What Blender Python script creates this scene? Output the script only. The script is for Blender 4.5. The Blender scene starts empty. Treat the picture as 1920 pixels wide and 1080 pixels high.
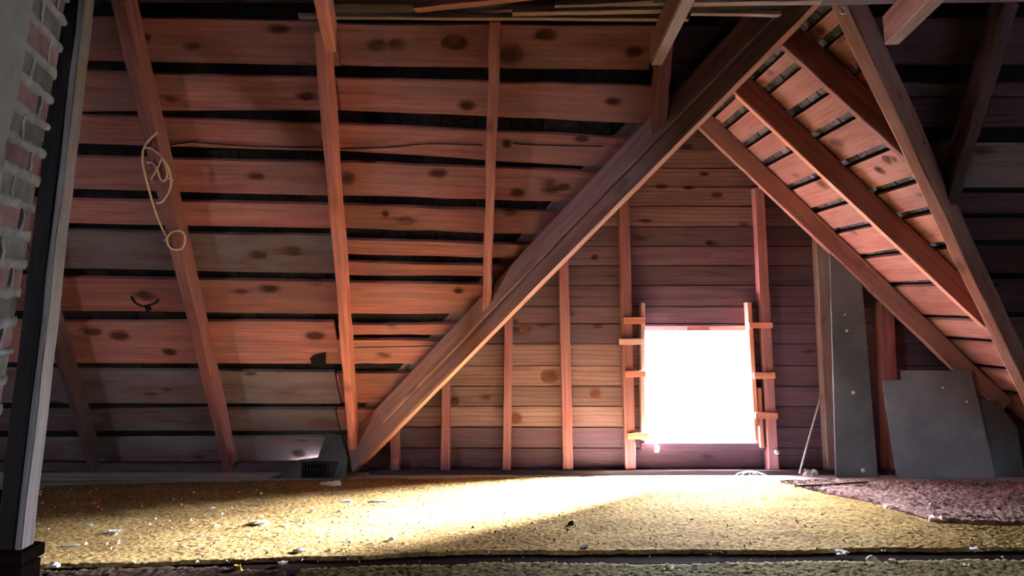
import bpy, math, random
import numpy as np
from mathutils import Vector, Matrix

random.seed(7); np.random.seed(7)
scene = bpy.context.scene
COL = scene.collection

# ------------------------------------------------------------------ camera
F, PX, PY = 1390.0, 960.0, 360.0            # focal length and optical axis in 1920x1080 pixels
EYE = 1.18
TH = math.radians(8.6)
cam_d = bpy.data.cameras.new('camera')
cam = bpy.data.objects.new('camera', cam_d); COL.objects.link(cam)
cam_d.sensor_fit = 'HORIZONTAL'; cam_d.sensor_width = 36.0
cam_d.lens = F / 1920 * 36.0
cam_d.shift_x = 0.0
cam_d.shift_y = -(540 - PY) / 1920
cam_d.clip_start = 0.05; cam_d.clip_end = 400
cam.location = (0, 0, EYE)
cam.rotation_euler = (math.radians(90) + TH, 0, 0)
scene.camera = cam

# ------------------------------------------------------------------ world / light / exposure
world = bpy.data.worlds.new('sky'); scene.world = world
world.use_nodes = True
bg = world.node_tree.nodes['Background']
bg.inputs['Color'].default_value = (0.90, 0.95, 1.10, 1)     # white overcast sky
bg.inputs['Strength'].default_value = 36.0
scene.view_settings.view_transform = 'Standard'
scene.view_settings.look = 'None'
scene.view_settings.gamma = 1.0
scene.view_settings.use_curve_mapping = False
scene.view_settings.exposure = 2.0

# hazy low sun behind thin cloud, outside to the right of the gable window
sun_d = bpy.data.lights.new('hazy_sun', 'SUN'); sun_d.energy = 390.0; sun_d.angle = math.radians(28); sun_d.color = (0.97, 0.97, 1.08)
sun = bpy.data.objects.new('hazy_sun', sun_d); COL.objects.link(sun); sun.location = (8, 14, 8)
sun.rotation_euler = Vector((-0.82, -0.42, -0.39)).to_track_quat('-Z', 'Y').to_euler()

def portal(name, loc, rot, sx, sy):
    l = bpy.data.lights.new(name, 'AREA'); l.shape = 'RECTANGLE'; l.size = sx; l.size_y = sy
    l.cycles.is_portal = True
    o = bpy.data.objects.new(name, l); COL.objects.link(o); o.location = loc; o.rotation_euler = rot
    return o

# ------------------------------------------------------------------ the building's planes
CT, ST = math.cos(TH), math.sin(TH)
O = Vector((0, 0, EYE))
def ray(x, y):
    a = (x - PX) / F; b = (y - PY) / F
    return Vector((a, CT + ST * b, ST - CT * b))
def hit(x, y, n, k):
    d = ray(x, y); return O + d * ((k - n.dot(O)) / n.dot(d))
A0, T = 5.602, 1.0372                      # main slope: z = A0 - T*y (underside of the valley beams)
QM = math.hypot(1, T)
NM = Vector((0, T, 1)) / QM
def on_main(x, y, off=0.0): return hit(x, y, NM, A0 / QM + off)
XR, ZR, S = 1.357, 2.505, 1.012            # wing ridge and pitch (underside of wing rafters)
QW = math.hypot(1, S)
NWR = Vector((S, 0, 1)) / QW
NWL = Vector((-S, 0, 1)) / QW
def on_wing(x, y, off=0.0): return hit(x, y, NWR, (ZR + S * XR) / QW + off)
def on_y(x, y, Y): d = ray(x, y); return O + d * (Y / d.y)
def on_z(x, y, Z=0.0): d = ray(x, y); return O + d * ((Z - EYE) / d.z)
def main_y(z, off): return (A0 + off * QM - z) / T
def wing_dx(z, off): return (ZR + off * QW - z) / S
M_RAFT, M_SHEATH, M_SHING, M_SKIN = 0.07, 0.19, 0.222, 0.245
W_SHEATH, W_SHING, W_SKIN = 0.14, 0.172, 0.195
Y_STUD, Y_WALL, Y_SKIN = 5.45, 5.54, 5.575
X_LEFT, X_RIGHT = -6.6, 7.0
Y_RIDGE = 1.0

# ------------------------------------------------------------------ materials
def lin(c):
    return tuple(((v / 12.92) if v <= 0.04045 else ((v + 0.055) / 1.055) ** 2.4) for v in c)
def rgb(r, g, b): return (*lin((r / 255, g / 255, b / 255)), 1)

def new_mat(name):
    m = bpy.data.materials.new(name); m.use_nodes = True
    nt = m.node_tree; b = nt.nodes['Principled BSDF']
    return m, nt, b
def node(nt, kind, **kw):
    n = nt.nodes.new(kind)
    for k, v in kw.items():
        if k.startswith('i_'): n.inputs[k[2:].replace('_', ' ')].default_value = v
        else: setattr(n, k, v)
    return n
def ramp(nt, stops):
    r = nt.nodes.new('ShaderNodeValToRGB'); el = r.color_ramp.elements
    while len(el) > 1: el.remove(el[-1])
    el[0].position = stops[0][0]; el[0].color = stops[0][1]
    for p, c in stops[1:]:
        e = el.new(p); e.color = c
    return r

def wood(name, dark, mid, light, dust=None, dust_amt=0.45, knots=0.8, rough=0.85, vary=(0.75, 1.25), grain=9.0, spots=True, k=(0.86, 0.74, 0.92), spec=0.2, rings=0.35):
    dark, mid, light = [(c[0] * k[0], c[1] * k[1], c[2] * k[2], 1) for c in (dark, mid, light)]
    if dust: dust = (dust[0] * .92, dust[1] * .9, dust[2] * 1.0, 1)
    m, nt, b = new_mat(name); L = nt.links.new
    tc = node(nt, 'ShaderNodeTexCoord'); oi = node(nt, 'ShaderNodeObjectInfo')
    mul = node(nt, 'ShaderNodeMath', operation='MULTIPLY'); mul.inputs[1].default_value = 41.0
    L(oi.outputs['Random'], mul.inputs[0])
    add = node(nt, 'ShaderNodeVectorMath', operation='ADD')
    L(tc.outputs['Object'], add.inputs[0]); L(mul.outputs[0], add.inputs[1])
    # long grain
    mp = node(nt, 'ShaderNodeMapping'); mp.inputs['Scale'].default_value = (0.7, grain, grain)
    L(add.outputs[0], mp.inputs['Vector'])
    n1 = node(nt, 'ShaderNodeTexNoise'); n1.inputs['Scale'].default_value = 2.4; n1.inputs['Detail'].default_value = 8
    n1.inputs['Roughness'].default_value = 0.66; n1.inputs['Distortion'].default_value = 0.5
    L(mp.outputs[0], n1.inputs['Vector'])
    r1 = ramp(nt, [(0.24, dark), (0.50, mid), (0.80, light)]); L(n1.outputs['Fac'], r1.inputs[0])
    col = r1.outputs[0]
    # cathedral grain lines
    mp2 = node(nt, 'ShaderNodeMapping'); mp2.inputs['Scale'].default_value = (0.5, 5, 5)
    L(add.outputs[0], mp2.inputs['Vector'])
    wv = node(nt, 'ShaderNodeTexWave', bands_direction='Y'); wv.inputs['Scale'].default_value = 2.0
    wv.inputs['Distortion'].default_value = 9.0; wv.inputs['Detail'].default_value = 2.5; wv.inputs['Detail Scale'].default_value = 0.7
    L(mp2.outputs[0], wv.inputs['Vector'])
    mx0 = node(nt, 'ShaderNodeMix', data_type='RGBA', blend_type='MULTIPLY')
    rw = ramp(nt, [(0.0, (0.62, 0.55, 0.52, 1)), (0.35, (1, 1, 1, 1))]); L(wv.outputs['Fac'], rw.inputs[0])
    mx0.inputs['Factor'].default_value = rings
    L(col, mx0.inputs['A']); L(rw.outputs[0], mx0.inputs['B']); col = mx0.outputs['Result']
    # dusty / weathered patches
    if dust:
        mp3 = node(nt, 'ShaderNodeMapping'); mp3.inputs['Scale'].default_value = (1.0, 2.6, 2.6)
        L(add.outputs[0], mp3.inputs['Vector'])
        n2 = node(nt, 'ShaderNodeTexNoise'); n2.inputs['Scale'].default_value = 2.1; n2.inputs['Detail'].default_value = 5
        n2.inputs['Roughness'].default_value = 0.6
        L(mp3.outputs[0], n2.inputs['Vector'])
        r2 = ramp(nt, [(0.40, (0, 0, 0, 1)), (0.68, (dust_amt,) * 3 + (1,))]); L(n2.outputs['Fac'], r2.inputs[0])
        mx = node(nt, 'ShaderNodeMix', data_type='RGBA'); L(r2.outputs[0], mx.inputs['Factor'])
        L(col, mx.inputs['A']); mx.inputs['B'].default_value = dust; col = mx.outputs['Result']
    if spots:
        # knots and dark resin stains
        mp4 = node(nt, 'ShaderNodeMapping'); mp4.inputs['Scale'].default_value = (1.7, 3.6, 3.6)
        L(add.outputs[0], mp4.inputs['Vector'])
        nd = node(nt, 'ShaderNodeTexNoise'); nd.inputs['Scale'].default_value = 5.0; nd.inputs['Detail'].default_value = 3
        L(mp4.outputs[0], nd.inputs['Vector'])
        sc = node(nt, 'ShaderNodeVectorMath', operation='SCALE'); sc.inputs['Scale'].default_value = 0.22; L(nd.outputs['Color'], sc.inputs[0])
        ad = node(nt, 'ShaderNodeVectorMath', operation='ADD'); L(mp4.outputs[0], ad.inputs[0]); L(sc.outputs[0], ad.inputs[1])
        vo = node(nt, 'ShaderNodeTexVoronoi'); vo.inputs['Scale'].default_value = 1.35; L(ad.outputs[0], vo.inputs['Vector'])
        r4 = ramp(nt, [(0.07, (knots,) * 3 + (1,)), (0.17, (0, 0, 0, 1))]); L(vo.outputs['Distance'], r4.inputs[0])
        mk = node(nt, 'ShaderNodeMix', data_type='RGBA'); L(r4.outputs[0], mk.inputs['Factor'])
        L(col, mk.inputs['A']); mk.inputs['B'].default_value = tuple(v * 0.35 for v in dark[:3]) + (1,); col = mk.outputs['Result']
    # every board a little different
    mr = node(nt, 'ShaderNodeMapRange'); mr.inputs['To Min'].default_value = vary[0]; mr.inputs['To Max'].default_value = vary[1]
    L(oi.outputs['Random'], mr.inputs['Value'])
    hs = node(nt, 'ShaderNodeHueSaturation'); L(mr.outputs[0], hs.inputs['Value']); L(col, hs.inputs['Color'])
    L(hs.outputs[0], b.inputs['Base Color'])
    b.inputs['Roughness'].default_value = rough; b.inputs['Specular IOR Level'].default_value = spec
    bp = node(nt, 'ShaderNodeBump'); bp.inputs['Strength'].default_value = 0.35; bp.inputs['Distance'].default_value = 0.006
    L(n1.outputs['Fac'], bp.inputs['Height']); L(bp.outputs[0], b.inputs['Normal'])
    return m

def rough_mat(name, c1, c2, scale=8.0, rough=0.9, bump=0.3, dist=0.01, detail=6, lo=0.35, hi=0.65, metallic=0.0, vary=None):
    m, nt, b = new_mat(name); L = nt.links.new
    tc = node(nt, 'ShaderNodeTexCoord'); oi = node(nt, 'ShaderNodeObjectInfo')
    mul = node(nt, 'ShaderNodeMath', operation='MULTIPLY'); mul.inputs[1].default_value = 23.0
    L(oi.outputs['Random'], mul.inputs[0])
    add = node(nt, 'ShaderNodeVectorMath', operation='ADD'); L(tc.outputs['Object'], add.inputs[0]); L(mul.outputs[0], add.inputs[1])
    n = node(nt, 'ShaderNodeTexNoise'); n.inputs['Scale'].default_value = scale; n.inputs['Detail'].default_value = detail
    n.inputs['Roughness'].default_value = 0.65
    L(add.outputs[0], n.inputs['Vector'])
    r = ramp(nt, [(lo, c1), (hi, c2)]); L(n.outputs['Fac'], r.inputs[0])
    col = r.outputs[0]
    if vary:
        mr = node(nt, 'ShaderNodeMapRange'); mr.inputs['To Min'].default_value = vary[0]; mr.inputs['To Max'].default_value = vary[1]
        L(oi.outputs['Random'], mr.inputs['Value'])
        hs = node(nt, 'ShaderNodeHueSaturation'); L(mr.outputs[0], hs.inputs['Value']); L(col, hs.inputs['Color']); col = hs.outputs[0]
    L(col, b.inputs['Base Color'])
    b.inputs['Roughness'].default_value = rough; b.inputs['Metallic'].default_value = metallic
    b.inputs['Specular IOR Level'].default_value = 0.3
    bp = node(nt, 'ShaderNodeBump'); bp.inputs['Strength'].default_value = bump; bp.inputs['Distance'].default_value = dist
    L(n.outputs['Fac'], bp.inputs['Height']); L(bp.outputs[0], b.inputs['Normal'])
    return m

M = {}
M['board'] = wood('roof_board_wood', rgb(112, 66, 54), rgb(156, 100, 82), rgb(182, 126, 106), dust=rgb(146, 124, 116), dust_amt=0.6, k=(1.56, 1.46, 1.85))
M['board_grey'] = wood('weathered_board_wood', rgb(92, 68, 60), rgb(132, 106, 96), rgb(152, 130, 120), dust=rgb(148, 140, 134), dust_amt=0.85, k=(1.0, 0.95, 1.2))
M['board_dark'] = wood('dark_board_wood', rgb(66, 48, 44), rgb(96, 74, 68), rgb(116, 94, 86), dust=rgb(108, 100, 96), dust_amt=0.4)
M['rafter'] = wood('rafter_wood', rgb(134, 76, 56), rgb(174, 108, 82), rgb(196, 132, 102), dust=rgb(150, 120, 106), dust_amt=0.3, knots=0.5, grain=14, k=(1.38, 1.32, 1.8))
M['rafter_old'] = wood('old_rafter_wood', rgb(96, 56, 48), rgb(138, 84, 70), rgb(160, 104, 86), dust=rgb(130, 112, 104), dust_amt=0.4, knots=0.4, grain=14, k=(1.12, 1.08, 1.5))
M['valley'] = wood('valley_beam_wood', rgb(100, 70, 60), rgb(146, 108, 92), rgb(172, 136, 118), dust=rgb(150, 138, 130), dust_amt=0.6, knots=0.5, grain=12, k=(1.6, 1.45, 1.75))
M['wing_board'] = wood('wing_board_wood', rgb(124, 76, 56), rgb(160, 108, 84), rgb(180, 130, 106), dust=rgb(170, 138, 122), dust_amt=0.4, knots=0.6, k=(0.72, 0.69, 0.80))
M['wing_rafter'] = wood('wing_rafter_wood', rgb(122, 80, 60), rgb(164, 114, 88), rgb(190, 142, 112), dust=rgb(146, 126, 112), dust_amt=0.4, knots=0.4, grain=14, k=(0.8, 0.72, 1.0))
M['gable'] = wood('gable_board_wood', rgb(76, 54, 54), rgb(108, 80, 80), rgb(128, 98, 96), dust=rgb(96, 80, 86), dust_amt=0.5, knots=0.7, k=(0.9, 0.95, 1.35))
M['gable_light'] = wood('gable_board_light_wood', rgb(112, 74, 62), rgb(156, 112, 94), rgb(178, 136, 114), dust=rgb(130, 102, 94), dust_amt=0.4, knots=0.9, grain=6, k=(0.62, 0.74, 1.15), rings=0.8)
M['stud'] = wood('stud_wood', rgb(124, 76, 66), rgb(162, 106, 92), rgb(186, 130, 112), dust=rgb(160, 132, 124), dust_amt=0.3, knots=0.3, grain=14, k=(0.86, 0.86, 1.3))
M['block'] = wood('fresh_block_wood', rgb(176, 110, 74), rgb(210, 142, 100), rgb(228, 170, 130), spots=False, k=(.9, .84, 1.25))
M['block_pale'] = wood('pale_block_wood', rgb(196, 160, 130), rgb(220, 188, 160), rgb(234, 208, 184), spots=False, k=(.9, .84, 1.25))
M['stored'] = wood('stored_board_wood', rgb(110, 92, 76), rgb(160, 140, 118), rgb(190, 170, 146), dust=rgb(150, 140, 130), dust_amt=0.5, knots=0.3)
M['greywood'] = wood('grey_post_wood', rgb(110, 104, 96), rgb(152, 146, 136), rgb(180, 174, 164), dust=rgb(140, 136, 128), dust_amt=0.5, knots=0.2, grain=12, k=(1, 1.03, 1.2))
M['bounce_lit'] = wood('bounce_lit_edge_wood', rgb(190, 128, 96), rgb(218, 158, 124), rgb(236, 184, 150), spots=False, k=(1, .95, 1.1), grain=16)  # pale wood tone with floor-bounce light put into its colour
M['trim'] = wood('dark_plate_wood', rgb(56, 50, 48), rgb(86, 78, 74), rgb(108, 100, 96), knots=0.2)
M['shingle'] = rough_mat('shingle_wood', rgb(44, 40, 38), rgb(92, 88, 86), scale=5, vary=(0.4, 1.6))
M['skin'] = rough_mat('roofing_felt', rgb(22, 17, 14), rgb(34, 27, 23), scale=6)
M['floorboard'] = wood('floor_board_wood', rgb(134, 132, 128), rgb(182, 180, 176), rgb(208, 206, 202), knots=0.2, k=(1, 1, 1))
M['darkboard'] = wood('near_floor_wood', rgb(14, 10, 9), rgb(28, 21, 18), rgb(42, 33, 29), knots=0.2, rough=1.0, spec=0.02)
M['brick'] = rough_mat('brick_clay', rgb(86, 62, 60), rgb(118, 90, 87), scale=14, bump=0.5, vary=(0.7, 1.2))
M['brick_grey'] = rough_mat('sooty_brick', rgb(70, 68, 64), rgb(102, 100, 94), scale=14, bump=0.5, vary=(0.7, 1.2))
M['mortar'] = rough_mat('lime_mortar', rgb(98, 99, 98), rgb(130, 131, 130), scale=18, bump=0.7, dist=0.01)
M['parge'] = rough_mat('grey_parging', rgb(98, 100, 96), rgb(116, 118, 112), scale=4, bump=0.4)
M['panel'] = rough_mat('grey_panel', rgb(112, 122, 134), rgb(140, 150, 164), scale=2.5, rough=0.7, bump=0.08)
M['panel_dark'] = rough_mat('dark_grey_panel', rgb(80, 87, 94), rgb(106, 114, 122), scale=2.5, rough=0.7, bump=0.08)
M['metal'] = rough_mat('dusty_sheet_metal', rgb(58, 58, 62), rgb(96, 96, 100), scale=5, rough=0.8, bump=0.1)
M['shingle_dark'] = rough_mat('dark_gap_shingle', rgb(14, 11, 10), rgb(42, 31, 29), scale=5, vary=(0.3, 2.2))  # darker shingle tone for the gaps of the left slope
M['post_dark'] = wood('dark_post_wood', rgb(26, 24, 22), rgb(44, 41, 38), rgb(60, 57, 53), knots=0.2, grain=12)
M['iron'] = rough_mat('black_iron', rgb(16, 16, 18), rgb(34, 34, 36), scale=20, rough=0.6, metallic=0.3)
M['white'] = rough_mat('white_scrap', rgb(196, 194, 188), rgb(232, 230, 226), scale=14, rough=0.8)
M['ceramic'] = rough_mat('white_ceramic', rgb(214, 210, 202), rgb(236, 234, 228), scale=8, rough=0.3, bump=0.02)
M['red'] = rough_mat('red_plastic', rgb(190, 50, 46), rgb(216, 80, 70), scale=10, rough=0.5)
M['yellow'] = rough_mat('yellow_plastic', rgb(226, 186, 40), rgb(240, 208, 80), scale=10, rough=0.5)
M['pink'] = rough_mat('pale_pink_scrap', rgb(196, 168, 158), rgb(226, 204, 194), scale=12)
M['rope'] = rough_mat('tan_twine', rgb(208, 178, 152), rgb(236, 210, 186), scale=60, bump=0.5)
M['wire'] = rough_mat('white_wire', rgb(190, 196, 204), rgb(220, 224, 230), scale=10, rough=0.4)
M['leaf'] = rough_mat('dark_scrap', rgb(40, 32, 26), rgb(74, 58, 46), scale=12)
M['ground'] = rough_mat('outside_ground', rgb(74, 76, 72), rgb(96, 98, 92), scale=0.3)

def carpet_mat(name, a, b_, c, scale=60):
    m, nt, b = new_mat(name); L = nt.links.new
    tc = node(nt, 'ShaderNodeTexCoord')
    mp = node(nt, 'ShaderNodeMapping'); mp.inputs['Scale'].default_value = (0.6, 1.4, 1)
    L(tc.outputs['Object'], mp.inputs['Vector'])
    n = node(nt, 'ShaderNodeTexNoise'); n.inputs['Scale'].default_value = scale; n.inputs['Detail'].default_value = 5; n.inputs['Roughness'].default_value = 0.7
    L(mp.outputs[0], n.inputs['Vector'])
    r = ramp(nt, [(0.30, tuple(v * .45 for v in a[:3]) + (1,)), (0.40, a), (0.5, b_), (0.66, c)]); L(n.outputs['Fac'], r.inputs[0])
    n2 = node(nt, 'ShaderNodeTexNoise'); n2.inputs['Scale'].default_value = 3.0; n2.inputs['Detail'].default_value = 7; n2.inputs['Roughness'].default_value = 0.7
    L(mp.outputs[0], n2.inputs['Vector'])
    r2 = ramp(nt, [(0.36, (0.55, 0.5, 0.48, 1)), (0.56, (1, 1, 1, 1))]); L(n2.outputs['Fac'], r2.inputs[0])
    mx = node(nt, 'ShaderNodeMix', data_type='RGBA', blend_type='MULTIPLY'); mx.inputs['Factor'].default_value = 0.8
    L(r.outputs[0], mx.inputs['A']); L(r2.outputs[0], mx.inputs['B'])
    L(mx.outputs['Result'], b.inputs['Base Color'])
    b.inputs['Roughness'].default_value = 1.0; b.inputs['Specular IOR Level'].default_value = 0.05
    return m
M['carpet'] = carpet_mat('yellow_carpet_pile', rgb(110, 88, 52), rgb(157, 131, 82), rgb(188, 165, 116))
M['carpet_dark'] = carpet_mat('dark_brown_pile', rgb(34, 24, 20), rgb(58, 44, 38), rgb(80, 64, 56), scale=40)
M['rug'] = carpet_mat('reddish_brown_pile', rgb(92, 70, 66), rgb(142, 113, 108), rgb(174, 147, 140), scale=40)
M['carpet_olive'] = carpet_mat('olive_carpet_pile', rgb(64, 58, 34), rgb(110, 100, 62), rgb(140, 130, 90))

def knot_mat(name, centre, rim):
    m, nt, b = new_mat(name); L = nt.links.new
    tc = node(nt, 'ShaderNodeTexCoord'); oi = node(nt, 'ShaderNodeObjectInfo')
    n = node(nt, 'ShaderNodeTexNoise', noise_dimensions='4D'); n.inputs['Scale'].default_value = 2.2; n.inputs['Detail'].default_value = 4
    mu = node(nt, 'ShaderNodeMath', operation='MULTIPLY'); mu.inputs[1].default_value = 30; L(oi.outputs['Random'], mu.inputs[0])
    L(mu.outputs[0], n.inputs['W']); L(tc.outputs['Generated'], n.inputs['Vector'])
    mp = node(nt, 'ShaderNodeMapping'); mp.inputs['Location'].default_value = (-1, -1, 0); mp.inputs['Scale'].default_value = (2, 2, 0)
    L(tc.outputs['Generated'], mp.inputs['Vector'])
    ln = node(nt, 'ShaderNodeVectorMath', operation='LENGTH'); L(mp.outputs[0], ln.inputs[0])
    s1 = node(nt, 'ShaderNodeMath', operation='MULTIPLY_ADD'); L(n.outputs['Fac'], s1.inputs[0]); s1.inputs[1].default_value = 0.9; L(ln.outputs['Value'], s1.inputs[2])
    r = ramp(nt, [(0.0, (1, 1, 1, 1)), (0.72, (0.85, 0.85, 0.85, 1)), (1.0, (0.45, 0.45, 0.45, 1))]); L(s1.outputs[0], r.inputs[0])
    r.color_ramp.elements.new(1.0)
    rr = node(nt, 'ShaderNodeMapRange'); rr.inputs['From Min'].default_value = 0.85; rr.inputs['From Max'].default_value = 1.4
    rr.inputs['To Min'].default_value = 0.78; rr.inputs['To Max'].default_value = 0.0; L(s1.outputs[0], rr.inputs['Value'])
    rc = ramp(nt, [(0.5, centre), (0.9, rim)]); L(s1.outputs[0], rc.inputs[0]); L(rc.outputs[0], b.inputs['Base Color'])
    b.inputs['Roughness'].default_value = 0.8; b.inputs['Specular IOR Level'].default_value = 0.2
    L(rr.outputs[0], b.inputs['Alpha'])
    return m
M['knot'] = knot_mat('knot_wood', rgb(84, 42, 34), rgb(116, 66, 54))
M['knot_hole'] = knot_mat('knot_hole', rgb(6, 4, 3), rgb(20, 12, 9))

# ------------------------------------------------------------------ mesh helpers
def tag(o, label=None, cat=None, group=None, kind=None):
    if label: o['label'] = label
    if cat: o['category'] = cat
    if group: o['group'] = group
    if kind: o['kind'] = kind
    return o
def link(name, verts, faces, mat, parent=None, mtx=None, smooth=False):
    me = bpy.data.meshes.new(name); me.from_pydata([tuple(v) for v in verts], [], faces); me.update()
    if mat: me.materials.append(mat)
    if smooth:
        me.polygons.foreach_set('use_smooth', [True] * len(me.polygons))
    o = bpy.data.objects.new(name, me); COL.objects.link(o)
    if mtx is not None: o.matrix_world = mtx
    if parent: o.parent = parent
    return o
def empty(name, loc):
    o = bpy.data.objects.new(name, None); COL.objects.link(o); o.location = loc; o.empty_display_size = 0.05
    return o
def frame(origin, xdir, zdir):
    x = Vector(xdir).normalized(); z = Vector(zdir); z = (z - x * z.dot(x)).normalized(); y = z.cross(x)
    return Matrix(((x.x, y.x, z.x, origin.x), (x.y, y.y, z.y, origin.y), (x.z, y.z, z.z, origin.z), (0, 0, 0, 1)))
def slab(name, TL, TR, BR, BL, out, thick, mat, parent=None, seg=3, jit=0.0, bow=0.0, bevel=0.0, pinv=None):
    """board: visible face TL-TR-BR-BL, thickness towards 'out', local x along the length"""
    c = (TL + TR + BR + BL) / 4
    mt = frame(c, (TR - TL) + (BR - BL), out); inv = mt.inverted()
    vs, fs = [], []
    for i in range(seg + 1):
        t = i / seg; e = 0 if i in (0, seg) else 1
        a = TL.lerp(TR, t); b = BL.lerp(BR, t); d = (b - a).normalized()
        a = a + d * random.uniform(-jit, jit) * e; b = b + d * random.uniform(-jit, jit) * e
        w = out.normalized() * (random.uniform(-bow, bow))
        o_ = out.normalized() * thick
        vs += [inv @ (a + w), inv @ (b + w), inv @ (b + o_), inv @ (a + o_)]
    for i in range(seg):
        k = 4 * i
        for j in range(4):
            fs.append((k + j, k + (j + 1) % 4, k + 4 + (j + 1) % 4, k + 4 + j))
    fs.append((3, 2, 1, 0)); k = 4 * seg; fs.append((k, k + 1, k + 2, k + 3))
    o = link(name, vs, fs, mat, None, mt)
    me = o.data
    import bmesh
    bm = bmesh.new(); bm.from_mesh(me); bmesh.ops.recalc_face_normals(bm, faces=bm.faces[:])
    if bevel > 0:
        ed = [e for e in bm.edges if e.is_manifold and e.calc_face_angle(0) > 0.8]
        bmesh.ops.bevel(bm, geom=ed, offset=bevel, segments=1, affect='EDGES')
    bm.to_mesh(me); bm.free()
    if parent:
        o.parent = parent; o.matrix_parent_inverse = parent_matrix(parent).inverted()
    return o
def parent_matrix(p):
    return Matrix.LocRotScale(p.location, p.rotation_euler, p.scale) if p.parent is None else parent_matrix(p.parent) @ p.matrix_parent_inverse @ p.matrix_basis
def beam(name, P0, P1, w, d, back, mat, parent=None, seg=8, jit=0.003, bow=0.0015, bevel=0.004):
    """timber: P0-P1 middle of the visible face, w across, d deep towards 'back'"""
    ax = (P1 - P0).normalized(); bk = Vector(back); bk = (bk - ax * bk.dot(ax)).normalized()
    sd = bk.cross(ax) * (w / 2)
    return slab(name, P0 + sd, P1 + sd, P1 - sd, P0 - sd, bk, d, mat, parent, seg, jit, bow, bevel)
def attach(o, parent):
    o.parent = parent; o.matrix_parent_inverse = parent_matrix(parent).inverted(); return o
def tube(name, paths, r, mat, parent=None, sides=6):
    vs, fs = [], []
    for pts in paths:
        pts = [Vector(p) for p in pts]
        # Catmull-Rom resample
        q = []
        for i in range(len(pts) - 1):
            p0 = pts[max(i - 1, 0)]; p1 = pts[i]; p2 = pts[i + 1]; p3 = pts[min(i + 2, len(pts) - 1)]
            for k in range(4):
                t = k / 4
                q.append(0.5 * ((2 * p1) + (p2 - p0) * t + (2 * p0 - 5 * p1 + 4 * p2 - p3) * t * t + (3 * p1 - p0 - 3 * p2 + p3) * t ** 3))
        q.append(pts[-1])
        base = len(vs); up = Vector((0.31, 0.2, 0.93))
        for i, p in enumerate(q):
            tg = (q[min(i + 1, len(q) - 1)] - q[max(i - 1, 0)]).normalized()
            u = (up - tg * up.dot(tg)).normalized(); v = tg.cross(u)
            for k in range(sides):
                a = 2 * math.pi * k / sides; vs.append(p + (u * math.cos(a) + v * math.sin(a)) * r)
        for i in range(len(q) - 1):
            for k in range(sides):
                a = base + i * sides; fs.append((a + k, a + (k + 1) % sides, a + sides + (k + 1) % sides, a + sides + k))
        fs.append(tuple(base + k for k in range(sides))[::-1]); fs.append(tuple(base + (len(q) - 1) * sides + k for k in range(sides)))
    c = sum(vs, Vector()) / len(vs)
    o = link(name, [v - c for v in vs], fs, mat, None, Matrix.Translation(c), True)
    if parent: attach(o, parent)
    return o
def lathe(name, prof, mat, origin, axis, parent=None, n=16):
    vs, fs = [], []
    for (r, h) in prof:
        for k in range(n):
            a = 2 * math.pi * k / n; vs.append((r * math.cos(a), r * math.sin(a), h))
    for i in range(len(prof) - 1):
        for k in range(n):
            fs.append((i * n + k, i * n + (k + 1) % n, (i + 1) * n + (k + 1) % n, (i + 1) * n + k))
    fs.append(tuple(range(n))[::-1]); fs.append(tuple((len(prof) - 1) * n + k for k in range(n)))
    ax = Vector(axis).normalized(); xd = Vector((1, 0.1, 0.05)) if abs(ax.x) < 0.8 else Vector((0, 1, 0.1))
    mt = frame(Vector(origin), xd - ax * xd.dot(ax), ax)
    o = link(name, vs, fs, mat, None, mt, True)
    if parent: attach(o, parent)
    return o

# ------------------------------------------------------------------ SETTING: roof skins
def skin(name, pts, kind='structure'):
    """shingle underlay seen through the gaps: a sheet 12 mm thick"""
    n = (pts[1] - pts[0]).cross(pts[2] - pts[0]).normalized()
    if n.z < 0: n = -n
    if abs(n.z) < 0.01 and n.dot(Vector((0, 1, 0))) + n.x < 0: n = -n
    k = len(pts); vs = list(pts) + [p + n * 0.012 for p in pts]
    fs = [tuple(range(k)), tuple(range(k, 2 * k))[::-1]] + [(i, (i + 1) % k, k + (i + 1) % k, k + i) for i in range(k)]
    o = link(name, vs, fs, M['skin']); o['kind'] = kind
    return o
ZB = -0.15
def mp_(x, z, off): return Vector((x, main_y(z, off), z))
z_ridge = A0 + M_SKIN * QM - T * Y_RIDGE
dxb = wing_dx(ZB, W_SKIN); z_apex = ZR + W_SKIN * QW
main_pts = [(X_LEFT, z_ridge), (X_LEFT, ZB), (XR - dxb, ZB), (XR, z_apex), (XR + dxb, ZB), (X_RIGHT, ZB), (X_RIGHT, z_ridge)]
# split so no polygon is badly concave
ceil_main = skin('ceiling', [mp_(x, z, M_SKIN) for x, z in [main_pts[0], main_pts[1], main_pts[2], main_pts[3], (XR, z_ridge)]])
ceil_main_r = skin('ceiling', [mp_(x, z, M_SKIN) for x, z in [(XR, z_ridge), main_pts[3], main_pts[4], main_pts[5], main_pts[6]]])
def wing_pt(side, z, Y, off): return Vector((XR + side * wing_dx(z, off), Y, z))
ceil_wr = skin('ceiling', [Vector((XR, Y_SKIN, z_apex)), Vector((XR, main_y(z_apex, M_SKIN), z_apex)), wing_pt(1, ZB, main_y(ZB, M_SKIN), W_SKIN), wing_pt(1, ZB, Y_SKIN + .3, W_SKIN), Vector((XR, Y_SKIN + .3, z_apex))])
ceil_wl = skin('ceiling', [Vector((XR, Y_SKIN, z_apex)), Vector((XR, main_y(z_apex, M_SKIN), z_apex)), wing_pt(-1, ZB, main_y(ZB, M_SKIN), W_SKIN), wing_pt(-1, ZB, Y_SKIN + .3, W_SKIN), Vector((XR, Y_SKIN + .3, z_apex))])
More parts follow.
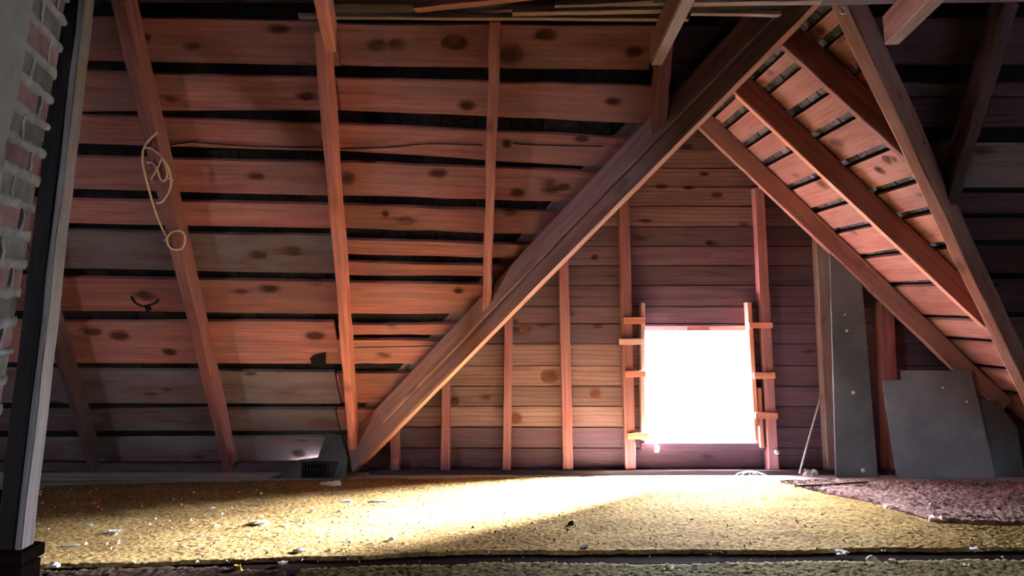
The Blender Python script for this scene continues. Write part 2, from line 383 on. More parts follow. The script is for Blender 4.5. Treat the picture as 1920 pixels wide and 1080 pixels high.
ceil_back = skin('ceiling', [Vector((X_LEFT, Y_RIDGE, z_ridge)), Vector((X_RIGHT, Y_RIDGE, z_ridge)), Vector((X_RIGHT, Y_RIDGE - (z_ridge - ZB) / T, ZB)), Vector((X_LEFT, Y_RIDGE - (z_ridge - ZB) / T, ZB))])
Y_BACK = Y_RIDGE - (z_ridge) / T

# end walls
def wall(name, pts, hole=None):
    """end wall at constant x with an optional window hole (y0,y1,z0,z1)"""
    X = pts[0].x
    quads = []
    if hole is None: quads = [pts]
    else:
        y0, y1, z0, z1 = hole
        zt = lambda y: min(z_ridge, (A0 + M_SKIN * QM - T * y) if y >= Y_RIDGE else z_ridge - T * (Y_RIDGE - y))
        V = lambda y, z: Vector((X, y, z))
        ym = main_y(ZB, M_SKIN)
        quads = [[V(Y_BACK, 0), V(y0, ZB), V(y0, zt(y0))], [V(y0, ZB), V(y1, ZB), V(y1, z0), V(y0, z0)],
                 [V(y0, z1), V(y1, z1), V(y1, zt(y1)), V(y0, zt(y0))], [V(y1, ZB), V(ym, ZB), V(Y_RIDGE, z_ridge), V(y1, zt(y1))]]
    vs, fs = [], []
    for q in quads:
        k = len(vs); n = len(q); s = 0.03 if X > 0 else -0.03
        vs += q + [p + Vector((s, 0, 0)) for p in q]
        fs += [tuple(range(k, k + n)), tuple(range(k + n, k + 2 * n))[::-1]] + [(k + i, k + (i + 1) % n, k + n + (i + 1) % n, k + n + i) for i in range(n)]
    o = link(name, vs, fs, M['gable']); o['kind'] = 'structure'; return o
W2 = (-1.92, -1.14, 0.9, 1.65)
wall('wall_left', [Vector((X_LEFT, Y_BACK, ZB)), Vector((X_LEFT, main_y(ZB, M_SKIN), ZB)), Vector((X_LEFT, Y_RIDGE, z_ridge))], W2)
wall('wall_right', [Vector((X_RIGHT, Y_BACK, ZB)), Vector((X_RIGHT, main_y(ZB, M_SKIN), ZB)), Vector((X_RIGHT, Y_RIDGE, z_ridge))])

# floor: sub-floor plus boards
fo = link('floor', [(X_LEFT, Y_BACK - .3, -.06), (X_RIGHT, Y_BACK - .3, -.06), (X_RIGHT, 6.0, -.06), (X_LEFT, 6.0, -.06),
                    (X_LEFT, Y_BACK - .3, -.024), (X_RIGHT, Y_BACK - .3, -.024), (X_RIGHT, 6.0, -.024), (X_LEFT, 6.0, -.024)],
          [(3, 2, 1, 0), (4, 5, 6, 7), (0, 1, 5, 4), (1, 2, 6, 5), (2, 3, 7, 6), (3, 0, 4, 7)], M['darkboard'])
fo['kind'] = 'structure'
y = 2.55
while y < 5.75:
    w = random.uniform(0.125, 0.155)
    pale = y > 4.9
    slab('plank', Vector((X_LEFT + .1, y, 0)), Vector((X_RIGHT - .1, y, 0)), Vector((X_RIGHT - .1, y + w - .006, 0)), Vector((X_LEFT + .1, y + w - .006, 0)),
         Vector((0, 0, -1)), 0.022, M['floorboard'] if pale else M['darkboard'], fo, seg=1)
    y += w

# ground outside
g = link('ground', [(-60, -40, -5), (80, -40, -5), (80, 120, -5), (-60, 120, -5), (-60, -40, -5.2), (80, -40, -5.2), (80, 120, -5.2), (-60, 120, -5.2)],
         [(0, 1, 2, 3), (7, 6, 5, 4), (0, 4, 5, 1), (1, 5, 6, 2), (2, 6, 7, 3), (3, 7, 4, 0)], M['ground']); g['kind'] = 'structure'

# ------------------------------------------------------------------ gable wall
wx0 = on_y(1205, 720, Y_WALL).x; wx1 = on_y(1412, 720, Y_WALL).x
wz1 = on_y(1300, 611, Y_WALL).z; wz0 = on_y(1300, 829, Y_WALL).z
dxg = lambda z: wing_dx(z, W_SKIN)
vs, fs = [], []
def poly_y(pts):
    k = len(vs); n = len(pts)
    vs.extend([(x, Y_SKIN, z) for x, z in pts] + [(x, Y_SKIN + .03, z) for x, z in pts])
    fs.append(tuple(range(k, k + n))); fs.append(tuple(range(k + n, k + 2 * n))[::-1])
    for i in range(n): fs.append((k + i, k + (i + 1) % n, k + n + (i + 1) % n, k + n + i))
ztl = ZR + W_SKIN * QW - S * (XR - wx0); ztr = ZR + W_SKIN * QW - S * (wx1 - XR)
poly_y([(XR - dxg(ZB), ZB), (wx0, ZB), (wx0, ztl)])
poly_y([(wx0, ZB), (wx1, ZB), (wx1, wz0), (wx0, wz0)])
poly_y([(wx0, wz1), (wx1, wz1), (wx1, ztr), (XR, z_apex), (wx0, ztl)])
poly_y([(wx1, ZB), (XR + dxg(ZB), ZB), (wx1, ztr)])
wall_back = link('wall_back', vs, fs, M['skin']); wall_back['kind'] = 'structure'
rows = [905, 878, 840, 801, 762, 724, 686, 645, 607, 575, 535, 498, 462, 425, 387, 350, 316, 280, 245, 210, 175, 140]
zs = [on_y(1100, r, Y_WALL).z for r in rows]; zs[0] = -0.02
for i in range(len(zs) - 1):
    za, zb = zs[i] + .0032, zs[i + 1] - .0032
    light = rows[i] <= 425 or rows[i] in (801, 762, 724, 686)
    def seg_plank(xl0, xl1, xr0, xr1):
        if xr0 - xl0 < .03 and xr1 - xl1 < .03: return
        j = random.uniform(-.003, .003)
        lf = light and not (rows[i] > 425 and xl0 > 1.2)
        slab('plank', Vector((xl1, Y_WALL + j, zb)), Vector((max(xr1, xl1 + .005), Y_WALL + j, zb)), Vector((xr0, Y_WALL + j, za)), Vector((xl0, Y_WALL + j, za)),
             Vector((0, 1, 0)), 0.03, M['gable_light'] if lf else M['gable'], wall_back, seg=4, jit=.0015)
    d0 = wing_dx(za, W_SHEATH); d1 = wing_dx(zb, W_SHEATH)
    if d0 < 0.03: break
    d1 = max(d1, 0.01)
    L0, L1, R0, R1 = XR - d0, XR - d1, XR + d0, XR + d1
    if zb > wz0 + .004 and za < wz1 - .004:
        # window in this course: full pieces beside it, slivers above or below
        if L0 < wx0: seg_plank(L0, L1, wx0, wx0)
        seg_plank(wx1, wx1, R0, R1)
        if za < wz0 - .01:
            zs_ = zb; zb = wz0; seg_plank(wx0 + .001, wx0 + .001, wx1 - .001, wx1 - .001); zb = zs_
        if zb > wz1 + .01:
            zs_ = za; za = wz1; seg_plank(wx0 + .001, wx0 + .001, wx1 - .001, wx1 - .001); za = zs_
    else:
        seg_plank(L0, L1, R0, R1)

# window in the gable
def glass_mat():
    m, nt, b = new_mat('window_glass'); L = nt.links.new
    out = nt.nodes['Material Output']; nt.nodes.remove(b)
    t = node(nt, 'ShaderNodeBsdfTransparent'); t.inputs['Color'].default_value = (0.96, 0.97, 0.97, 1)
    gl = node(nt, 'ShaderNodeBsdfGlossy'); gl.inputs['Roughness'].default_value = 0.05
    mx = node(nt, 'ShaderNodeMixShader'); mx.inputs[0].default_value = 0.04
    L(t.outputs[0], mx.inputs[1]); L(gl.outputs[0], mx.inputs[2]); L(mx.outputs[0], out.inputs['Surface'])
    return m
M['glass'] = glass_mat()
def vbox(name, x0, x1, y0, y1, z0, z1, mat, parent=None, seg=4, jit=.001, bevel=.002):
    """box with local x along its longest side"""
    dx, dy, dz = x1 - x0, y1 - y0, z1 - z0
    if dz >= dx and dz >= dy: return beam(name, Vector(((x0 + x1) / 2, y0, z0)), Vector(((x0 + x1) / 2, y0, z1)), dx, dy, (0, 1, 0), mat, parent, seg, jit, 0, bevel)
    if dx >= dy: return beam(name, Vector((x0, y0, (z0 + z1) / 2)), Vector((x1, y0, (z0 + z1) / 2)), dz, dy, (0, 1, 0), mat, parent, seg, jit, 0, bevel)
    return beam(name, Vector((x0, y0, (z0 + z1) / 2)), Vector((x0, y1, (z0 + z1) / 2)), dz, dx, (1, 0, 0), mat, parent, seg, jit, 0, bevel)
win = empty('window_1', ((wx0 + wx1) / 2, Y_WALL, wz0)); win['kind'] = 'structure'
yw0, yw1 = Y_WALL - .035, Y_SKIN + .06
vbox('window_jamb', wx0 - .004, wx0 + .014, yw0, yw1, wz0, wz1, M['block_pale'], win)
vbox('window_jamb', wx1 - .016, wx1 + .004, yw0, yw1, wz0, wz1, M['block_pale'], win)
vbox('window_head', wx0, wx1, Y_WALL + .01, yw1, wz1 - .035, wz1, M['block_pale'], win)
vbox('window_sill', wx0 - .03, wx1 + .05, yw0 - .01, yw1 + .03, wz0 - .05, wz0, M['gable'], win)
vbox('window_head_patch', on_y(1290, 615, 5.5).x, on_y(1333, 615, 5.5).x, Y_WALL - .003, Y_WALL + .01, on_y(1310, 620, Y_WALL).z, wz1 + .004, M['stud'], win)
pa = vbox('pane', wx0 + .014, wx1 - .016, Y_SKIN + .03, Y_SKIN + .034, wz0, wz1 - .035, M['glass'], win, seg=1, jit=0, bevel=0)
portal('window_daylight_portal', ((wx0 + wx1) / 2, Y_SKIN + .12, (wz0 + wz1) / 2), (math.radians(-90), 0, 0), wx1 - wx0 + .1, wz1 - wz0 + .1)

# window in the left end wall (lights the left of the attic, beyond the frame)
w2 = empty('window_2', (X_LEFT, (W2[0] + W2[1]) / 2, W2[2])); w2['kind'] = 'structure'
for (a, b, c, d) in ((W2[0], W2[0] + .05, W2[2], W2[3]), (W2[1] - .05, W2[1], W2[2], W2[3]), (W2[0] + .05, W2[1] - .05, W2[2], W2[2] + .05), (W2[0] + .05, W2[1] - .05, W2[3] - .05, W2[3])):
    vbox('window_frame', X_LEFT - .04, X_LEFT + .02, a, b, c, d, M['greywood'], w2)
vbox('pane', X_LEFT - .02, X_LEFT - .016, W2[0] + .05, W2[1] - .05, W2[2] + .05, W2[3] - .05, M['glass'], w2, seg=1, jit=0, bevel=0)
portal('end_window_daylight_portal', (X_LEFT - .08, (W2[0] + W2[1]) / 2, (W2[2] + W2[3]) / 2), (0, math.radians(-90), 0), W2[3] - W2[2], W2[1] - W2[0])

# ------------------------------------------------------------------ main roof boards
rows_L = [(33, 114), (135, 208), (219, 268), (296, 355), (375, 418), (434, 504), (521, 583), (604, 680), (695, 756), (770, 808), (824, 875), (888, 905)]
rows_J = [(42, 123), (147, 207), (233, 283), (305, 366), (384, 427), (442, 512), (528, 588), (604, 682), (698, 757), (768, 807), (820, 870), (883, 897)]   # at x=600
rows_M = [(46, 123), (148, 208), (235, 284), (306, 367), (385, 428), (450, 476), (493, 515), (530, 588), (609, 628), (638, 681), (700, 755), (768, 806), (820, 868), (880, 895)]  # at x=665
rows_N = [(47, 126), (153, 216), (244, 296), (313, 372), (392, 434), (456, 481), (497, 517), (533, 588), (609, 627), (640, 682), (700, 755), (768, 806), (820, 868), (880, 895)]   # at x=850
def ext(P, Q, x):
    t = (x - P.x) / (Q.x - P.x); return P.lerp(Q, t)
plank_at = []
def roof_plank(tl, tr, br, bl, mat, parent, off_seg=6):
    o = slab('plank', tl, tr, br, bl, NM, 0.024, mat, parent, seg=off_seg, jit=.004, bow=.0015, bevel=0)
    return o
grey_L = {5, 8, 9, 10, 11}
JX = 633
for i, ((a, b), (c, d)) in enumerate(zip(rows_L, rows_J)):
    t0, t1 = on_main(160, a, M_SHEATH), on_main(600, c, M_SHEATH)
    b0, b1 = on_main(160, b, M_SHEATH), on_main(600, d, M_SHEATH)
    xj = on_main(JX, (c + d) / 2, M_SHEATH).x
    o = roof_plank(ext(t0, t1, X_LEFT + .03), ext(t0, t1, xj), ext(b0, b1, xj), ext(b0, b1, X_LEFT + .03), M['board_grey'] if i in grey_L else M['board'], ceil_main, 9)
    plank_at.append((a, b, -1e9, JX, o))
def vclip(P, Q, side):
    """where the board edge P-Q (on the sheathing plane) meets the wing's sheathing"""
    x = P.x
    for _ in range(12):
        R = ext(P, Q, x); x = XR + side * max(wing_dx(R.z, W_SHEATH) - .01, 0.0)
    return ext(P, Q, x)
for i, ((a, b), (c, d)) in enumerate(zip(rows_M, rows_N)):
    t0, t1 = on_main(665, a, M_SHEATH), on_main(850, c, M_SHEATH)
    b0, b1 = on_main(665, b, M_SHEATH), on_main(850, d, M_SHEATH)
    xj = on_main(JX + 2, (a + b) / 2, M_SHEATH).x
    te, be = vclip(t0, t1, -1), vclip(b0, b1, -1)
    if i < 2:                                   # the two top boards stop at the fifth rafter
        xe = on_main(1222, (c + d) / 2, M_SHEATH).x
        o = roof_plank(ext(t0, t1, xj), ext(t0, t1, xe), ext(b0, b1, xe), ext(b0, b1, xj), M['board'], ceil_main, 9)
        roof_plank(ext(t0, t1, xe + .01), te, be, ext(b0, b1, xe + .01), M['board_dark'], ceil_main, 4)
    else:
        o = roof_plank(ext(t0, t1, xj), te, be, ext(b0, b1, xj), M['board'], ceil_main, 7)
    plank_at.append((c, d, JX, 1300, o))
# rows above the frame, up to the ridge
v = on_main(160, 4, M_SHEATH).z
while v > 0 and v < z_ridge - .25:
    z0, z1 = v, v + random.uniform(.10, .13)
    P = lambda x, z: Vector((x, main_y(z, M_SHEATH), z))
    roof_plank(P(X_LEFT + .03, z1), P(X_RIGHT - .03, z1), P(X_RIGHT - .03, z0), P(X_LEFT + .03, z0), M['board_dark'], ceil_main, 4)
    v = z1 + random.uniform(.04, .06)
# right of the wing
rows_R = [(35, 122), (158, 181), (184, 238), (272, 352), (366, 400), (414, 450), (464, 512), (528, 585), (600, 650), (665, 720), (735, 790), (805, 850), (862, 892)]
for i, (a, b) in enumerate(rows_R):
    P = on_main(1800, a, M_SHEATH); Q = on_main(1800, b, M_SHEATH)
    t0, t1 = Vector((2, P.y, P.z)), Vector((6, P.y, P.z)); b0, b1 = Vector((2, Q.y, Q.z)), Vector((6, Q.y, Q.z))
    roof_plank(vclip(t0, t1, 1), ext(t0, t1, X_RIGHT - .03), ext(b0, b1, X_RIGHT - .03), vclip(b0, b1, 1), M['board_dark'] if i != 3 else M['board_grey'], ceil_main_r, 6)  # darker wood puts the low light of this slope into the colour
# shingles showing in the gaps of the left slope
def unit_box(name, mat='shingle'):
    me = bpy.data.meshes.new(name)
    me.from_pydata([(-.5, -.5, 0), (.5, -.5, 0), (.5, .5, 0), (-.5, .5, 0), (-.5, -.5, 1), (.5, -.5, 1), (.5, .5, 1), (-.5, .5, 1)], [],
                   [(3, 2, 1, 0), (4, 5, 6, 7), (0, 1, 5, 4), (1, 2, 6, 5), (2, 3, 7, 6), (3, 0, 4, 7)])
    me.materials.append(M[mat]); return me
SH = unit_box('shingle'); SHD = unit_box('dark_gap_shingle', 'shingle_dark')
def shingle(c, xdir, zdir, w, h, parent, me=None):
    o = bpy.data.objects.new('shingle', me or SH); COL.objects.link(o)
    o.matrix_world = frame(c, xdir, zdir) @ Matrix.Diagonal((w, h, .007, 1)); o.parent = parent
for i in range(len(rows_N) - 3):
    if i + 1 >= len(rows_N): break
    ym = (rows_N[i][1] + rows_N[i + 1][0]) / 2
    C = on_main(850, ym, M_SHING); x = -2.9
    while x < XR - wing_dx(C.z, W_SHEATH) - .05:
        w = random.uniform(.12, .26)
        shingle(Vector((x + w / 2, C.y, C.z)) + NM * random.uniform(0, .008), (1, 0, random.uniform(-.004, .004)), NM, w - .006, .14, ceil_main, SHD); x += w

# ------------------------------------------------------------------ wing roof boards (both slopes)
gap_x = [1.490, 1.577, 1.720, 1.857, 2.031, 2.198, 2.348, 2.528, 2.728, 2.953, 3.102, 3.29, 3.47]
def wing_boards(side, parent):
    edges = [XR + .02] + gap_x + [3.72]
    nw = NWR if side > 0 else NWL
    for i in range(len(edges) - 1):
        xa = edges[i] + (.019 if i else 0); xb = edges[i + 1] - .019
        def P(x, Y): return Vector((XR + side * (x - XR), Y, ZR + W_SHEATH * QW - S * (x - XR)))
        za, zb = P(xa, 0).z, P(xb, 0).z
        ya, yb = main_y(za, M_SHEATH) + .0, main_y(zb, M_SHEATH) + .0
        Yw = Y_WALL + .03
        if Yw - yb < .04: continue
        slab('plank', P(xa, Yw), P(xa, ya), P(xb, yb), P(xb, Yw), nw, .024, M['wing_board'], parent, seg=4, jit=.003, bow=.001)
    for gx in gap_x[:11]:
        z = ZR + W_SHING * QW - S * (gx - XR); y = main_y(z, M_SHEATH) + .05
        while y < Y_WALL:
            w = random.uniform(.07, .15)
            if y + w / 2 < Y_WALL and side > 0:
                shingle(Vector((XR + side * (gx - XR), y + w / 2, z)) + nw * random.uniform(0, .008), (0, 1, 0), nw, w - .005, .10, parent)
            y += w
wing_boards(1, ceil_wr); wing_boards(-1, ceil_wl)

# knots in the boards
def knot(x, y, rx, ry, off, parent, mat, n, fn):
    c = fn(x, y, off); k = 16
    e = (fn(x + rx, y, off) - fn(x - rx, y, off)); h = (fn(x, y + ry, off) - fn(x, y - ry, off))
    mt = frame(c, e, -n); a, b = e.length / 2, h.length / 2
    vs = [(a * math.cos(2 * math.pi * i / k), b * math.sin(2 * math.pi * i / k), 0) for i in range(k)] + [(a * .5 * math.cos(2 * math.pi * i / k), b * .5 * math.sin(2 * math.pi * i / k), .0008) for i in range(k)]
    fs = [(i, (i + 1) % k, k + (i + 1) % k, k + i) for i in range(k)] + [tuple(range(k, 2 * k))]
    o = link('knot', vs, fs, mat, None, mt); attach(o, parent)
for (x, y, rx, ry) in [(708, 86, 26, 15), (742, 84, 22, 15), (855, 80, 32, 18), (958, 102, 30, 24), (1022, 66, 30, 15), (1188, 98, 22, 14), (520, 54, 30, 13), (575, 180, 26, 12),
                       (875, 198, 24, 14), (548, 471, 27, 11), (484, 478, 22, 11), (505, 541, 26, 11), (172, 621, 28, 11), (224, 629, 26, 13), (970, 361, 18, 11), (1032, 356, 24, 11), (1056, 350, 18, 10),
                       (652, 335, 20, 16), (820, 325, 24, 12), (610, 270, 10, 6), (722, 401, 10, 9), (268, 70, 22, 12), (480, 330, 20, 9), (590, 630, 26, 11), (860, 545, 14, 8), (318, 660, 18, 9), (560, 850, 18, 10), (1090, 260, 20, 9), (1150, 190, 22, 10)]:
    par = ceil_main
    for (a, b, xl, xr, o) in plank_at:
        if a - 4 <= y <= b + 8 and xl <= x < xr: par = o
    knot(x, y, rx, ry, M_SHEATH - .003, par, M['knot'], NM, on_main)
knot(950, 270, 13, 11, M_SHEATH - .003, plank_at[14][4], M['knot_hole'], NM, on_main)
for (x, y, rx, ry) in [(1663, 300, 9, 8), (1650, 320, 9, 7), (1540, 345, 10, 7), (1600, 130, 14, 10), (1535, 55, 16, 12), (1568, 268, 14, 8), (1675, 298, 8, 6)]:
    knot(x, y, rx, ry, W_SHEATH - .003, ceil_wr, M['knot'], NWR, on_wing)
# split branch knot in the board left of the second rafter
P_ = lambda x, y: on_main(x, y, M_SHEATH - .003)
tube('knot_crack', [[P_(246, 556), P_(252, 566), P_(264, 573), P_(274, 573), P_(288, 569), P_(297, 561)], [P_(271, 573), P_(277, 584)], [P_(277, 573), P_(282, 581)]], .006, M['iron'], plank_at[6][4])
knot(272, 553, 26, 12, M_SHEATH - .003, plank_at[6][4], M['knot'], NM, on_main)

def crack(pts, par, r=.0028): tube('crack', [[P_(*q) for q in pts]], r, M['iron'], par, 5)
crack([(300, 276), (340, 269), (365, 267), (420, 271), (500, 275), (620, 277)], plank_at[2][4])
crack([(640, 279), (720, 277), (800, 270), (905, 272)], plank_at[14][4])
crack([(962, 268), (985, 271), (1060, 273), (1130, 274)], plank_at[14][4])
crack([(660, 652), (760, 650), (830, 648)], plank_at[21][4], .002)
# bite broken out of a lower board
nv = [P_(*q) for q in ((581, 672), (588, 666), (611, 660), (611, 682), (584, 682))]
nc = sum(nv, Vector()) / 5
attach(link('broken_bite', [v - nc for v in nv] + [v - nc + NM * .002 for v in nv], [(4, 3, 2, 1, 0), (5, 6, 7, 8, 9)] + [(i, (i + 1) % 5, 5 + (i + 1) % 5, 5 + i) for i in range(5)], M['skin'], None, Matrix.Translation(nc)), plank_at[7][4])

def on_wall(x, y, off): return on_y(x, y, Y_WALL + off)
for (x, y, rx, ry) in [(1030, 705, 20, 16), (1117, 738, 14, 10), (968, 784, 13, 13), (851, 754, 13, 11), (1120, 612, 12, 6), (1240, 350, 16, 6), (1290, 352, 14, 5), (1345, 366, 14, 7), (1210, 414, 20, 5), (1320, 326, 12, 5), (1115, 483, 9, 7), (1330, 456, 8, 7), (985, 618, 14, 10)]:
    knot(x, y, rx, ry, -.0045, wall_back, M['knot'], Vector((0, 1, 0)), on_wall)

# ------------------------------------------------------------------ valley beams
def valley_pt(side, z): return Vector((XR + side * wing_dx(z, 0), main_y(z, 0), z))
vdl = (valley_pt(-1, 2.45) - valley_pt(-1, 0.0)); vdr = (valley_pt(1, 2.45) - valley_pt(1, 0.0))
vl = beam('valley_beam', valley_pt(-1, 0.03), valley_pt(-1, 2.50), .05, .215, (0, 0, 1), M['valley'], seg=14, jit=.004, bow=.002, bevel=.006)
tag(vl, 'long diagonal valley beam rising from the floor past the window to upper right', 'roof beam')
vr = beam('valley_beam', valley_pt(1, 0.03), valley_pt(1, 2.50), .065, .2, (0, 0, 1), M['wing_board'], seg=14, jit=.004, bow=.002, bevel=.006)
tag(vr, 'steep valley beam with pale underside at the right between lit boards and dark slope', 'roof beam')
attach(beam('bounce_lit_edge', valley_pt(-1, 0.10) - Vector((0, 0, .008)), valley_pt(-1, 2.47) - Vector((0, 0, .008)), .046, .006, (0, 0, 1), M['bounce_lit'], None, 14, .003, .001, .001), vl)  # pale strip paints the floor's bounce light onto the beam's underside
# doubling board on the left face of the left valley beam
dh = Vector((vdl.x, vdl.y, 0)).normalized(); nl = Vector((dh.y, -dh.x, 0)); nl = nl if nl.y < 0 else -nl
dbl = beam('cleat_board', valley_pt(-1, .30) + nl * .037 + Vector((0, 0, .10)), valley_pt(-1, 2.40) + nl * .037 + Vector((0, 0, .10)), .022, .115, (0, 0, 1), M['valley'], seg=12, bevel=.004)
tag(dbl, 'weathered doubling board nailed along the upper face of the long diagonal beam', 'board')
# valley board behind the sheathing gaps
vb = beam('valley_board', valley_pt(-1, 0.2) + Vector((-.10, 0, .0)) + NM * .222, valley_pt(-1, 2.55) + Vector((-.10, 0, .0)) + NM * .222, .20, .015, NM, M['board_grey'], ceil_main, seg=4)
beam('ridge_board', Vector((XR, Y_WALL, ZR + .02)), Vector((XR, main_y(ZR, 0) - .1, ZR + .02)), .03, .15, (0, 0, 1), M['wing_rafter'], ceil_wr)

# ------------------------------------------------------------------ rafters of the main slope
def rafter(pa, pb, w, mat, label, d=.118):
    o = beam('rafter', on_main(*pa, M_RAFT), on_main(*pb, M_RAFT), w, d, NM, mat, seg=12, jit=.004, bow=.002, bevel=.005)
    return tag(o, label, 'rafter', 'rafters of the facing roof slope')
rafter((-92, 0), (172, 880), .052, M['board_dark'], 'dark rafter low at the left, coming out from behind the grey post')
rafter((220, 0), (428, 886), .066, M['rafter_old'], 'reddish leaning rafter with twine hanging on it')
rafter((600, 60), (662, 845), .056, M['rafter'], 'rafter between the twine rafter and the diagonal beam, reaching down to the vent')
rafter((928, 40), (912, 590), .050, M['rafter'], 'straight rafter ending on the middle of the diagonal beam')
rafter((1252, 60), (1236, 255), .066, M['rafter_old'], 'short rafter under the pale tie beam, ending high on the diagonal beam')
rafter((1898, 10), (1785, 385), .066, M['board_dark'], 'dark short rafter on the shaded slope at the far right', .11)

# ------------------------------------------------------------------ rafters of the window wing
def wing_rafter(side, Y, z_low, w, d, mat, label, edge=False, nm='rafter'):
    nw = NWR if side > 0 else NWL
    P = lambda z: Vector((XR + side * wing_dx(z, 0), Y + .025, z))
    o = beam(nm, P(ZR - .02), P(z_low), w, d, nw, mat, seg=12, jit=.003, bow=.002, bevel=.005)
    if edge: attach(beam('bounce_lit_edge', P(ZR - .04) - nw * .005, P(z_low + .03) - nw * .005, w * .9, .0045, nw, M['bounce_lit'], None, 10, .002, .0008, .001), o)  # underside strip coloured paler to carry light bounced up from the floor
    return tag(o, label, 'rafter', 'rafters of the window wing')
zb_of = lambda Y: A0 - T * Y
wing_rafter(1, 5.36, .42, .052, .135, M['valley'], 'greyish rafter against the gable wall, sloping down right above the window')
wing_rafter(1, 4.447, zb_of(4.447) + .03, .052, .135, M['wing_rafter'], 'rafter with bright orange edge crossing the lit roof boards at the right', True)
wing_rafter(1, 3.616, zb_of(3.616) + .03, .052, .135, M['wing_rafter'], 'short dark-sided rafter highest on the lit roof boards, next to the steep valley beam')
for (Y, zl) in ((5.36, .35), (4.447, zb_of(4.447) + .06), (3.616, zb_of(3.616) + .06)):        # the wing's other slope, turned away from us
    beam('rafter', Vector((XR - wing_dx(ZR - .02, 0), Y + .025, ZR - .02)), Vector((XR - wing_dx(zl, 0), Y + .025, zl)), .05, .13, NWL, M['rafter_old'], ceil_wl, 8)

# ------------------------------------------------------------------ gable studs
def stud(x_top, y_top, x_bot, y_bot, w, label, mat='stud', Y=Y_STUD, d=.088):
    a = on_y(x_bot, y_bot, Y); b = on_y(x_top, y_top, Y); a.z = 0.0
    o = beam('stud', a, b, w, d, (0, 1, 0), M[mat], seg=8, jit=.002, bow=.001, bevel=.004)
    return tag(o, label, 'stud', 'studs of the gable wall')
stud(739, 790, 740, 890, .062, 'shortest stud at the low left end of the gable wall')
stud(836, 690, 834, 890, .06, 'short stud second from the low left end of the gable wall')
stud(954, 590, 950, 890, .06, 'stud meeting the diagonal beam, third from the low left end')
stud(1056, 470, 1066, 890, .07, 'stud midway between the diagonal beam foot and the window')
stud(1170, 370, 1183, 890, .075, 'tall stud just left of the window carrying four small blocks')
stud(1424, 352, 1452, 890, .072, 'tall stud just right of the window carrying three small blocks')
stud(1543, 445, 1566, 890, .10, 'grey-brown stud beside the tall grey board right of the window', 'board_grey')
stud(1664, 565, 1676, 890, .10, 'dim stud rising behind the wide grey panel at the right', 'rafter_old')
# low plates
p = beam('trim_1', Vector((X_LEFT + .05, 5.50, .03)), Vector((-1.02, 5.50, .03)), .07, .07, (0, 1, 0), M['trim'], seg=10, jit=.006, bevel=.004); p['kind'] = 'structure'
p = beam('trim_2', Vector((-1.0, Y_STUD - .035, .014)), Vector((3.2, Y_STUD - .035, .014)), .028, .03, (0, 1, 0), M['trim'], seg=10, jit=.004, bevel=.002); p['kind'] = 'structure'

# ------------------------------------------------------------------ window laths and blocks
def small(name, pa, pb, hpx, Y, mat, label, group=None, d=.022, cat='wood block'):
    a, b = on_y(*pa, Y), on_y(*pb, Y); w = hpx / F * Y * 1.0
    o = beam(name, a, b, w, d, (0, 1, 0), M[mat], seg=3, jit=.001, bow=.0005, bevel=.002)
    return tag(o, label, cat, group)
YB = Y_STUD - .024
GB = 'blocks nailed between studs and window'
small('wood_block', (1170, 601), (1210, 601), 12, YB, 'block', 'topmost small block between left stud and window', GB)
small('wood_block', (1161, 641), (1205, 640), 11, YB, 'block_pale', 'pale whitish block at the upper left of the window', GB)
small('wood_block', (1173, 702), (1211, 701), 11, YB, 'block', 'small block halfway up the left side of the window', GB)
small('wood_block', (1177, 818), (1215, 818), 11, YB, 'block', 'lowest small block at the left window corner', GB)
small('wood_block', (1405, 610), (1449, 610), 10, YB, 'block', 'topmost small block between window and right stud', GB)
small('wood_block', (1414, 705), (1454, 704), 11, YB, 'block', 'small block halfway up the right side of the window', GB)
small('wood_block', (1417, 779), (1459, 780), 11, YB, 'block', 'lowest small block on the right side of the window', GB)
GL = 'laths standing around the window'
small('lath', (1206, 568), (1206, 826), 7, Y_STUD + .002, 'block_pale', 'thin pale lath along the left window edge', GL, .09, 'lath')
small('lath', (1405, 567), (1419, 800), 8, Y_STUD + .002, 'block', 'thin lath along the right window edge, sticking up above it', GL, .085, 'lath')
small('lath', (1424, 727), (1430, 840), 7, Y_STUD + .012, 'block', 'short splintered lath low at the right of the window', GL, .05, 'lath')
small('lath', (1416, 782), (1419, 826), 5, Y_STUD - .01, 'block', 'shortest splinter leaning in the lower right window corner', GL, .012, 'lath')

# ------------------------------------------------------------------ tie beams and stored boards overhead
ZT = 2.262
def tie(pa, pb, w, label, mat):
    a = on_z(*pa, ZT); b = on_z(*pb, ZT); e = a + (b - a).normalized() * 3.6
    o = beam('tie_beam', a, e, w, .13, (0, 0, 1), M[mat], seg=8, jit=.002, bow=.002, bevel=.005)
    if mat == 'valley': attach(beam('bounce_lit_edge', a + (e - a) * .004 - Vector((0, 0, .005)), e - Vector((0, 0, .005)), w * .92, .0045, (0, 0, 1), M['stored'], None, 8, .002, .0008, .001), o)  # paler strip stands in for bounce light under the tie
    return tag(o, label, 'tie beam', 'tie beams overhead')
tie((619, 97), (600, 0), .05, 'brown tie beam end beside the rafter above the vent', 'rafter')
tie((1230, 122), (1290, 0), .052, 'pale-edged tie beam coming forward above the short rafter', 'valley')
tie((1671, 84), (1757, 0), .055, 'tan tie beam coming forward at the upper right', 'valley')
ZS = ZT + .134
SB = 'boards stored on the tie beams'
def stored(pa, pb, w, z, label, mat='stored', th=.018, l=None):
    a, b = on_z(*pa, z), on_z(*pb, z)
    if l: b = a + (b - a).normalized() * l
    o = beam('stored_board', a, b, w, th, (0, 0, 1), M[mat], seg=8, jit=.002, bow=.001, bevel=.002)
    return tag(o, label, 'board', SB)
stored((560, 34), (1292, 38), .035, ZS, 'long pale board lying lowest under the stored boards overhead')
